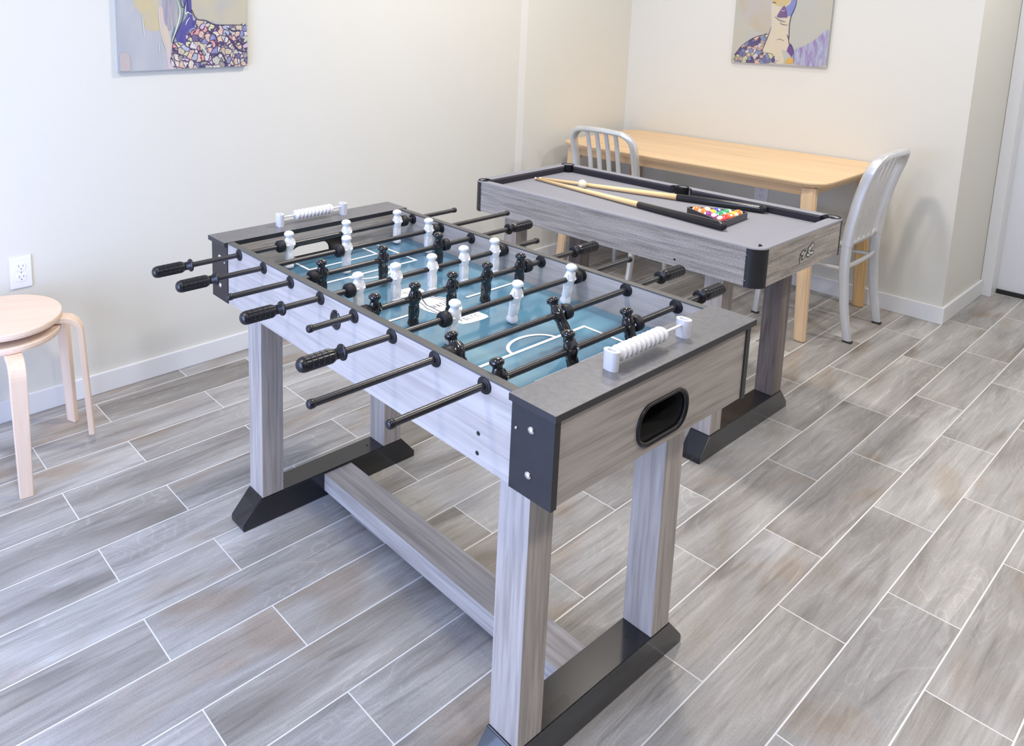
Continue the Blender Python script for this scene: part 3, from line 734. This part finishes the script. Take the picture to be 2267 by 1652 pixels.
# ------------------------------------------------------------------ aluminium chairs
def prof(z):
    T=[(0,.100),(.10,.080),(.16,.070),(.33,.053),(.455,.053),(.54,.061),(.667,.080),(.75,.100),(.83,.125),(.87,.146)]
    for (a,x),(b,y) in zip(T,T[1:]):
        if z<=b: return x+(y-x)*(z-a)/(b-a)
    return T[-1][1]
def chair(label):
    e=empty('metal_chair',(0,0,0),0,label,'chair','aluminium slat-back chairs at the wooden table')
    W=.180; HT=.858; SZ=.455
    # upper loop: post, rounded corner, top rail, rounded corner, post
    path=[]; r=.075
    for k in range(13): z=SZ-.01+(HT-r-SZ+.01)*k/12; path.append((prof(z),-W,z))
    for k in range(1,9):
        a=math.radians(90*k/8); y=-W+r*(1-math.cos(a)); z=HT-r+r*math.sin(a); path.append((prof(z),y,z))
    for k in range(1,8): y=-W+r+(2*W-2*r)*k/8; path.append((prof(HT)+.012*(1-((y)/(W-r))**2),y,HT+.006*(1-(y/(W-r))**2)))
    for k in range(0,8):
        a=math.radians(90-90*k/8); y=W-r*(1-math.cos(a)); z=HT-r+r*math.sin(a); path.append((prof(z),y,z))
    for k in range(13): z=SZ-.01+(HT-r-SZ+.01)*(12-k)/12; path.append((prof(z),W,z))
    m=MB(); m.sweep(path,.046,.028,(1,0,.25),r=.35); m.build('back_frame',ALU,e)
    for y in (-.084,-.028,.028,.084):
        m=MB(); pts=[(prof(SZ+.005+(HT-.01-SZ)*k/12)+.006*math.sin(PI*k/12),y,SZ+.002+(HT-.004-SZ)*k/12) for k in range(13)]
        m.sweep(pts,.012,.025,(1,0,.25),r=.4); m.build('slat',ALU,e)
    for sy in (-1,1):
        m=MB(); pts=[(prof(.008+(SZ-.008)*k/10),sy*W,.008+(SZ-.008)*k/10) for k in range(11)]; m.sweep(pts,.040,.025,(1,0,0),r=.3,taper=[.82+.18*k/10 for k in range(11)]); lg=m.build('leg',ALU,e)
        m=MB(); m.box(prof(0)-.018,prof(0)+.018,sy*W-.012,sy*W+.012,0,.009,b=.002); m.build('glide',RUBW,lg)
        m=MB(); pts=[(-.318+.02*k/8,sy*(.158-.008*k/8),.008+(SZ-.02)*k/8) for k in range(9)]; m.sweep(pts,.032,.024,(1,0,0),r=.3,taper=[.8+.2*k/8 for k in range(9)]); lg=m.build('leg',ALU,e)
        m=MB(); m.box(-.333,-.303,sy*.158-.012,sy*.158+.012,0,.009,b=.002); m.build('glide',RUBW,lg)
        m=MB(); m.sweep([(.055,sy*W,.335),(-.10,sy*.168,.325),(-.303,sy*.155,.33)],.018,.014,(0,0,1),r=.4); m.build('stretcher',ALU,e)
    m=MB(); m.sweep([(.055,-W,.345),(.052,-.08,.338),(.05,0,.335),(.052,.08,.338),(.055,W,.345)],.022,.012,(0,0,1),r=.4); m.build('stretcher',ALU,e)
    m=MB(); m.sweep([(-.305,-.152,.27),(-.305,.152,.27)],.018,.014,(0,0,1),r=.4); m.build('stretcher',ALU,e)
    # dished seat
    P=rrect(.198,.186,.055,8); n=len(P); cx=-.140
    rings=[(1.0,SZ-.020),(1.0,SZ-.003),(.985,SZ+.003),(.93,SZ+.001),(.6,SZ-.006),(.2,SZ-.008)]
    m=MB(); vs=[(cx+x*s,y*s,z) for s,z in rings for x,y in P]; fs=[(q*n+k,q*n+(k+1)%n,(q+1)*n+(k+1)%n,(q+1)*n+k) for q in range(len(rings)-1) for k in range(n)]
    fs+=[tuple(range(n))[::-1],tuple((len(rings)-1)*n+k for k in range(n))]; m.add(vs,fs,0,True); m.build('seat',ALU,e)
    return e
c1=chair('silver slat-back chair at the right end of the wooden table'); c1.location=(0,2.688,0)
c2=dup(c1); c2['label']='silver slat-back chair at the long side of the wooden table, behind the pool table'
c2.rotation_euler=(0,0,math.radians(-90)); c2.location=(-1.014,2.30,0)

# ------------------------------------------------------------------ stacked round stools at the left edge
def stool(label,cx,cy,z0,a0,R=.175):
    e=empty('round_stool',(cx,cy,z0),math.radians(a0),label,'stool','stacked round birch stools')
    h=.450
    m=MB(); m.lathe([(R-.012,h-.022),(R-.002,h-.020),(R,h-.012),(R,h-.003),(R-.002,h)],(0,0,0),'z',64,smooth=False); m.build('seat',PLY,e)
    for k in range(3):
        a=k*2*PI/3; L=MB()
        pts=[(.05,0,h-.0318),(.183,0,h-.0318)]
        for j in range(1,9):
            t=math.radians(10.6*j); rr=.052; pts.append((.183+rr*math.sin(t)*.96,0,h-.0318-rr*(1-math.cos(t))))
        fx=(.253,.253,.222)[k]; x0,z1=pts[-1][0],pts[-1][2]
        for j in range(1,9): s=j/8; pts.append((x0+(fx-x0)*s,0,z1*(1-s)))
        n=len(pts); tp=[1.0]*n
        vs=[];fs=[]
        P3=[Vector(p) for p in pts]
        for i,p in enumerate(P3):
            t=(P3[min(i+1,n-1)]-P3[max(i-1,0)]).normalized(); nn=Vector((t.z,0,-t.x))
            w=.025 if i<10 else .025-.006*(i-10)/(n-10); d=.0095
            if i==n-1: nn=Vector((-1,0,0))
            for sy,sn in ((-1,-1),(1,-1),(1,1),(-1,1)): vs.append((p.x+nn.x*sn*d,sy*w,p.z+nn.z*sn*d))
        for i in range(n-1):
            for q in range(4): fs.append((i*4+q,i*4+(q+1)%4,(i+1)*4+(q+1)%4,(i+1)*4+q))
        fs+=[(3,2,1,0),((n-1)*4,(n-1)*4+1,(n-1)*4+2,(n-1)*4+3)]
        L.add(vs,fs); lg=L.build('leg',PLYZ,e,rot=(0,0,a))
        md=lg.modifiers.new('bev','BEVEL'); md.width=.003; md.segments=2; md.limit_method='ANGLE'
    return e
stool('pale birch round stool standing on the floor under another, by the left wall outlet',-1.240,-.734,0,-6,.172)
stool('pale birch round stool, upper of the two stacked below the left wall outlet',-1.242,-.735,.0455,68,.178)

# ------------------------------------------------------------------ outlets
def outlet(name,loc,rz,label,h=.115,w=.073):
    e=empty(name,loc,rz,label,'outlet')      # local: plate faces +X, width along Y
    m=MB(); m.box(0,.006,-w/2,w/2,-h/2,h/2,b=.002); m.build('cover_plate',PLATE,e)
    for sz in (-1,1):
        m=MB(); z=sz*.0195; m.prism(stadium(0,z,.0165,.0140,24,.011),.0055,.0075,'x'); s=m.build('socket',PLATE,e)
        m=MB(); m.box(.0070,.0078,-.0085,-.0060,z+.000,z+.009); m.box(.0070,.0078,.0060,.0085,z+.001,z+.008); m.cyl((.0070,0,z-.006),(.0078,0,z-.006),.0026,10); m.build('socket_slots',SLOT,s)
    m=MB(); m.cyl((.0055,0,0),(.0070,0,0),.0028,12); m.build('screw',CHROME,e)
outlet('wall_outlet',(XL,-.613,.544),0,'white duplex wall outlet on the left wall, above the stacked stools')
outlet('wall_outlet',(-.588,YB,.478),-PI/2,'white wall outlet low on the back wall, seen beneath the wooden table')

# ------------------------------------------------------------------ canvases
def mosaicmat(name,cols,scale,thr=.06):
    m,nt,b=newmat(name); tc=nt.nodes.new('ShaderNodeTexCoord').outputs['Object']
    n=nt.nodes.new('ShaderNodeTexNoise'); n.inputs['Scale'].default_value=30; nt.links.new(tc,n.inputs['Vector'])
    mx=nt.nodes.new('ShaderNodeVectorMath'); mx.operation='SCALE'; mx.inputs['Scale'].default_value=.03; nt.links.new(n.outputs['Color'],mx.inputs[0])
    ad=nt.nodes.new('ShaderNodeVectorMath'); nt.links.new(tc,ad.inputs[0]); nt.links.new(mx.outputs[0],ad.inputs[1])
    v=nt.nodes.new('ShaderNodeTexVoronoi'); v.inputs['Scale'].default_value=scale; nt.links.new(ad.outputs[0],v.inputs['Vector'])
    e=nt.nodes.new('ShaderNodeTexVoronoi'); e.feature='DISTANCE_TO_EDGE'; e.inputs['Scale'].default_value=scale; nt.links.new(ad.outputs[0],e.inputs['Vector'])
    s=nt.nodes.new('ShaderNodeSeparateColor'); nt.links.new(v.outputs['Color'],s.inputs[0])
    k=len(cols); r=nt.nodes.new('ShaderNodeValToRGB'); r.color_ramp.interpolation='CONSTANT'; el=r.color_ramp.elements
    while len(el)<k: el.new(.5)
    for i,(q,c) in enumerate(zip(el,cols)): q.position=i/k; q.color=(*c,1)
    nt.links.new(s.outputs[0],r.inputs[0])
    n2=noise(nt,tc,140,3,1.5)
    col=mixc(nt,1.0,r.outputs[0],ramp(nt,n2,[(.32,(.55,.52,.6)),(.5,(1,1,1)),(.7,(1.2,1.2,1.2))]),'MULTIPLY')
    lt=nt.nodes.new('ShaderNodeMath'); lt.operation='LESS_THAN'; lt.inputs[1].default_value=thr; nt.links.new(e.outputs['Distance'],lt.inputs[0])
    nt.links.new(mixc(nt,lt.outputs[0],col,(.07,.05,.12)),b.inputs['Base Color']); b.inputs['Roughness'].default_value=.6
    return m
def paint(name,c0,c1,scale=(6,20,6),sc_=1):
    m,nt,b=newmat(name); tc=nt.nodes.new('ShaderNodeTexCoord').outputs['Object']
    n=noise(nt,mapping(nt,tc,scale),sc_,3,.8); nt.links.new(ramp(nt,n,[(.35,c0),(.65,c1)]),b.inputs['Base Color']); b.inputs['Roughness'].default_value=.6; return m
ART1={'yellow':[(-.166,1.504),(-.166,1.98),(-.068,1.98),(-.066,1.467),(-.071,1.394),(-.12,1.397),(-.139,1.454),(-.159,1.479)],
'straw':[(.058,1.507),(.05,1.98),(.309,1.98),(.309,1.409),(.161,1.423),(.088,1.442)],
'skin':[(-.069,1.472),(-.052,1.475),(-.04,1.421),(-.023,1.362),(-.013,1.326),(-.008,1.248),(-.035,1.246),(-.044,1.321),(-.066,1.383)],
'slate':[(-.052,1.477),(-.05,1.9),(.015,1.9),(.011,1.455),(-.019,1.393),(-.035,1.404)],
'teal':[(.004,1.506),(.004,1.9),(.041,1.9),(.06,1.468),(.038,1.429),(0,1.377),(-.018,1.342),(-.021,1.367),(.001,1.421),(.014,1.465)],
'navy':[(.032,1.506),(.03,1.9),(.058,1.9),(.068,1.468),(.085,1.434),(.081,1.408),(.043,1.382),(.039,1.34),(.005,1.346),(0,1.372),(.024,1.416),(.054,1.46)],
'mosaic':[(.085,1.434),(.123,1.429),(.164,1.413),(.268,1.409),(.309,1.406),(.3115,1.2405),(.196,1.2425),(-.01,1.246),(-.015,1.339),(.005,1.346),(.039,1.34),(.043,1.382),(.081,1.408)],
'rose':[(-.2275,1.304),(-.192,1.305),(-.189,1.247),(-.2275,1.246)]}
ART2={'sand':[(-.791,1.543),(-.624,1.543),(-.613,1.364),(-.685,1.374),(-.768,1.452)],
'skin':[(-.624,1.543),(-.60,1.70),(-.54,1.70),(-.528,1.543),(-.522,1.455),(-.509,1.32),(-.522,1.275),(-.547,1.276),(-.53,1.211),(-.575,1.206),(-.597,1.256),(-.648,1.268),(-.624,1.351),(-.615,1.418)],
'yellow':[(-.621,1.543),(-.61,1.65),(-.54,1.65),(-.531,1.543),(-.542,1.519),(-.572,1.507),(-.617,1.525)],
'blue':[(-.529,1.525),(-.503,1.60),(-.498,1.525),(-.51,1.47),(-.536,1.458),(-.549,1.505)],
'plum':[(-.556,1.513),(-.536,1.458),(-.547,1.449),(-.587,1.451),(-.583,1.472)],
'violet':[(-.509,1.314),(-.488,1.279),(-.479,1.211),(-.49,1.235),(-.518,1.269),(-.522,1.275)],
'mosaic':[(-.625,1.36),(-.676,1.347),(-.719,1.324),(-.776,1.272),(-.798,1.202),(-.575,1.206),(-.597,1.256),(-.648,1.268)],
'lilac':[(-.335,1.392),(-.326,1.344),(-.326,1.212),(-.479,1.209),(-.483,1.279),(-.454,1.295),(-.398,1.33)],
'orange':[(-.512,1.236),(-.487,1.235),(-.482,1.211),(-.524,1.209)]}
EDGE=plain('canvas_edge',(.38,.38,.37),.7)
def smooth_poly(P,lo,hi,zlo,n=4):
    out=[]; N=len(P)
    for i in range(N):
        p0,p1,p2,p3=P[i-1],P[i],P[(i+1)%N],P[(i+2)%N]
        for k in range(n):
            t=k/n; q=[]
            for a in (0,1):
                q.append(.5*(2*p1[a]+(p2[a]-p0[a])*t+(2*p0[a]-5*p1[a]+4*p2[a]-p3[a])*t*t+(3*p1[a]-p0[a]-3*p2[a]+p3[a])*t**3))
            q[0]=min(max(q[0],lo+.001),hi-.001); q[1]=min(max(q[1],zlo+.001),1.985)
            if not out or (abs(out[-1][0]-q[0])+abs(out[-1][1]-q[1]))>1e-5: out.append(tuple(q))
    return out
def canvas(axis,d,a0,a1,z0,z1,art,mats,label,lines=(),th=.021):
    m=MB(); keys=list(art)
    if axis=='x': m.box(d,d+th,a0,a1,z0,z1,0)
    else: m.box(a0,a1,d-th,d,z0,z1,0)
    P=lambda u,z,k:((d+th+.0002*(k+1),u,z) if axis=='x' else (u,d-th-.0002*(k+1),z))
    m.add([P(a0,z0,0),P(a1,z0,0),P(a1,z1,0),P(a0,z1,0)],[(0,1,2,3)],1)
    for k,n in enumerate(keys):
        q=smooth_poly(art[n],a0,a1,z0); m.add([P(u,z,k+1) for u,z in q],[tuple(range(len(q)))],k+2)
    K=len(keys)+2
    for w,mi,pts in lines:
        q=[]
        for i in range(len(pts)-1):
            p0=pts[max(i-1,0)];p1=pts[i];p2=pts[i+1];p3=pts[min(i+2,len(pts)-1)]
            for k in range(5):
                t=k/5; q.append([.5*(2*p1[a]+(p2[a]-p0[a])*t+(2*p0[a]-5*p1[a]+4*p2[a]-p3[a])*t*t+(3*p1[a]-p0[a]-3*p2[a]+p3[a])*t**3) for a in (0,1)])
        q.append(list(pts[-1])); L=[]
        for i,p in enumerate(q):
            a=Vector(q[max(i-1,0)]); b=Vector(q[min(i+1,len(q)-1)]); dd=(b-a)
            if dd.length<1e-7: dd=Vector((1,0))
            dd.normalize(); nn=Vector((-dd.y,dd.x))*w*.5*(.35+.65*math.sin(PI*i/(len(q)-1)))
            L+= [(p[0]+nn.x,p[1]+nn.y),(p[0]-nn.x,p[1]-nn.y)]
        L=[(min(max(u,a0+.0005),a1-.0005),min(max(z,z0+.0005),z1)) for u,z in L]
        m.add([P(u,z,K+3) for u,z in L],[(2*i,2*i+1,2*i+3,2*i+2) for i in range(len(q)-1)],mi)
    o=m.build('wall_canvas',[EDGE,mats['bg']]+[mats[n] for n in keys]+[LDARK,LPALE],recalc=False); tag(o,label,'wall art','printed canvases on the walls')
    return o
LDARK=plain('dark_ink_stroke',(.05,.04,.10),.6); LPALE=plain('pale_ink_stroke',(.62,.64,.56),.6)
L1=[(.004,10,[(.030,1.99),(.050,1.506),(.068,1.468),(.088,1.434),(.125,1.428),(.165,1.412),(.21,1.41),(.27,1.410),(.313,1.407)]),
 (.006,11,[(.006,1.506),(.018,1.47),(.012,1.43),(-.004,1.385),(-.02,1.345)]),(.004,10,[(.036,1.50),(.03,1.44),(.006,1.39),(-.012,1.35),(-.018,1.32)]),
 (.005,11,[(.044,1.50),(.04,1.455),(.052,1.46),(.066,1.45)]),(.003,10,[(.022,1.506),(.028,1.48),(.040,1.484),(.044,1.506)]),(.004,11,[(.058,1.44),(.046,1.425),(.040,1.41)]),
 (.003,10,[(-.018,1.32),(-.012,1.29),(-.008,1.25)]),(.003,11,[(-.068,1.475),(-.066,1.42),(-.055,1.36),(-.04,1.31)]),(.006,11,[(.09,1.345),(.12,1.31),(.135,1.28)]),
 (.005,10,[(.09,1.255),(.11,1.27),(.14,1.265)]),(.007,10,[(.155,1.285),(.19,1.30),(.21,1.27),(.215,1.245)]),(.009,10,[(.21,1.38),(.24,1.345),(.27,1.31),(.305,1.30)]),(.007,10,[(.22,1.40),(.25,1.385),(.28,1.39)]),(.006,10,[(.27,1.35),(.29,1.33),(.312,1.345)]),
 (.004,10,[(.11,1.36),(.13,1.385),(.16,1.375),(.18,1.345)]),(.003,11,[(-.135,1.46),(-.131,1.40),(-.128,1.37)]),(.003,11,[(-.07,1.35),(-.071,1.32),(-.07,1.31)])]
L2=[(.004,9+2,[(-.505,1.6),(-.498,1.525),(-.515,1.465),(-.521,1.42),(-.518,1.36),(-.514,1.315),(-.490,1.28),(-.481,1.215)]),
 (.003,11,[(-.60,1.455),(-.578,1.438),(-.555,1.43),(-.54,1.428)]),(.003,11,[(-.57,1.425),(-.555,1.413),(-.528,1.412)]),(.003,12,[(-.60,1.46),(-.575,1.445),(-.55,1.45)]),
 (.003,11,[(-.625,1.36),(-.676,1.348),(-.72,1.325),(-.776,1.272),(-.798,1.204)]),(.003,11,[(-.613,1.40),(-.622,1.36),(-.64,1.30),(-.648,1.27)]),(.004,11,[(-.53,1.36),(-.523,1.35),(-.52,1.335)]),
 (.002,11,[(-.58,1.33),(-.56,1.335),(-.54,1.325)]),(.003,12,[(-.56,1.22),(-.55,1.25),(-.535,1.225)]),(.004,11,[(-.62,1.53),(-.606,1.53),(-.60,1.525)]),(.003,12,[(-.57,1.49),(-.56,1.485),(-.55,1.49)])]
COL=[(.55,.47,.34),(.40,.44,.52),(.50,.52,.42),(.66,.47,.36),(.24,.26,.44),(.70,.60,.48),(.70,.32,.28),(.33,.30,.28),(.58,.58,.34),(.60,.44,.56),(.16,.13,.24),(.62,.60,.58)]
canvas('x',XL,-.2285,.3150,1.2415,1.99,ART1,{'bg':paint('cloud_grey_paint',(0.38,0.40,0.43),(0.44,0.45,0.47),(3,12,3)),'yellow':paint('ochre_paint',(0.55,0.46,0.25),(0.49,0.44,0.34)),'straw':paint('straw_paint',(0.50,0.46,0.31),(0.43,0.41,0.37),(5,8,5)),
 'skin':paint('cream_stroke_paint',(0.59,0.49,0.37),(0.56,0.47,0.49)),'slate':paint('slate_stroke_paint',(0.27,0.27,0.37),(0.46,0.41,0.34),(5,60,5)),'teal':paint('teal_stroke_paint',(0.09,0.15,0.21),(0.46,0.50,0.44),(5,45,5)),'navy':paint('navy_paint',(0.07,0.06,0.24),(0.10,0.10,0.31)),
 'mosaic':mosaicmat('stone_collage_print',COL,42,.075),'rose':paint('rose_paint',(0.49,0.41,0.38),(0.46,0.41,0.40))},'unframed canvas print with blue-yellow ground and stone collage, on the left wall',L1)
canvas('y',YB,-.8155,-.3235,1.198,1.99,ART2,{'bg':paint('beige_grey_paint',(0.44,0.44,0.39),(0.47,0.45,0.36),(6,6,5)),'sand':paint('sand_paint',(0.46,0.40,0.28),(0.46,0.43,0.41),(12,3,3)),'skin':paint('cream_neck_paint',(0.58,0.52,0.41),(0.59,0.52,0.38),(14,3,4)),
 'yellow':paint('gold_paint',(0.55,0.43,0.16),(0.53,0.41,0.24)),'blue':paint('blue_paint',(0.18,0.20,0.43),(0.24,0.27,0.49)),'plum':paint('plum_paint',(0.09,0.04,0.15),(0.21,0.13,0.24)),'violet':paint('violet_paint',(0.10,0.05,0.21),(0.15,0.07,0.24)),
 'mosaic':mosaicmat('dark_collage_print',[(.16,.15,.28),(.45,.35,.25),(.10,.08,.18),(.50,.52,.30),(.62,.42,.28),(.20,.24,.38),(.55,.50,.50)],45,.05),'lilac':paint('lilac_paint',(0.27,0.19,0.38),(0.38,0.44,0.53),(50,3,12)),'orange':paint('orange_paint',(0.59,0.37,0.07),(0.55,0.33,0.15))},'unframed canvas print with cream neck shape and lilac strokes, above the wooden table',L2)

# ------------------------------------------------------------------ light
def area(name,loc,rot,sx,sy,power,col,shape='RECTANGLE'):
    l=D.lights.new(name,'AREA'); l.shape=shape; l.size=sx
    if shape=='RECTANGLE': l.size_y=sy
    l.energy=power; l.spread=math.radians(180 if shape=='RECTANGLE' else 180); l.color=col; o=D.objects.new(name,l); C.objects.link(o); o.location=loc; o.rotation_euler=rot; return o
area('daylight_window',((WX0+WX1)/2,YF-.02,(WZ0+WZ1)/2),(math.radians(90),0,0),WX1-WX0-.1,WZ1-WZ0-.1,130,(.46,.60,1.0))
WARM=(1.0,.925,.83)
for i,(x,y,p) in enumerate(((-.0,-.92,26),(-.25,1.05,38),(-.75,2.15,9),(1.75,-.7,20),(1.7,1.25,25),(3.4,0,12),(1.2,2.9,26))):  # the ones over the desk corner and by the door are added fill lights
    area('recessed_and_fill_lamp',(x,y,H-.01),(0,0,0),.24,.24,p,WARM,'DISK')
w=D.worlds.new('world'); sc.world=w; w.use_nodes=True
bg=w.node_tree.nodes['Background']; bg.inputs[0].default_value=(.62,.75,1,1); bg.inputs[1].default_value=.6

# ------------------------------------------------------------------ camera
cd=D.cameras.new('camera'); cam=D.objects.new('camera',cd); C.objects.link(cam)
cd.sensor_fit='HORIZONTAL'; cd.sensor_width=36; cd.lens=26.914532; cd.shift_x=.158377; cd.shift_y=-.232398; cd.clip_start=.02
cam.location=(1.2885,-1.2992,1.4802); cam.rotation_euler=(1.40657,-.00821,.9087)
sc.camera=cam
vs=sc.view_settings; vs.view_transform='Standard'; vs.look='None'; vs.gamma=1; vs.use_curve_mapping=False; vs.exposure=-.25
sc.cycles.max_bounces=10; sc.cycles.diffuse_bounces=6
try: sc.cycles.use_denoising=True
except Exception: pass
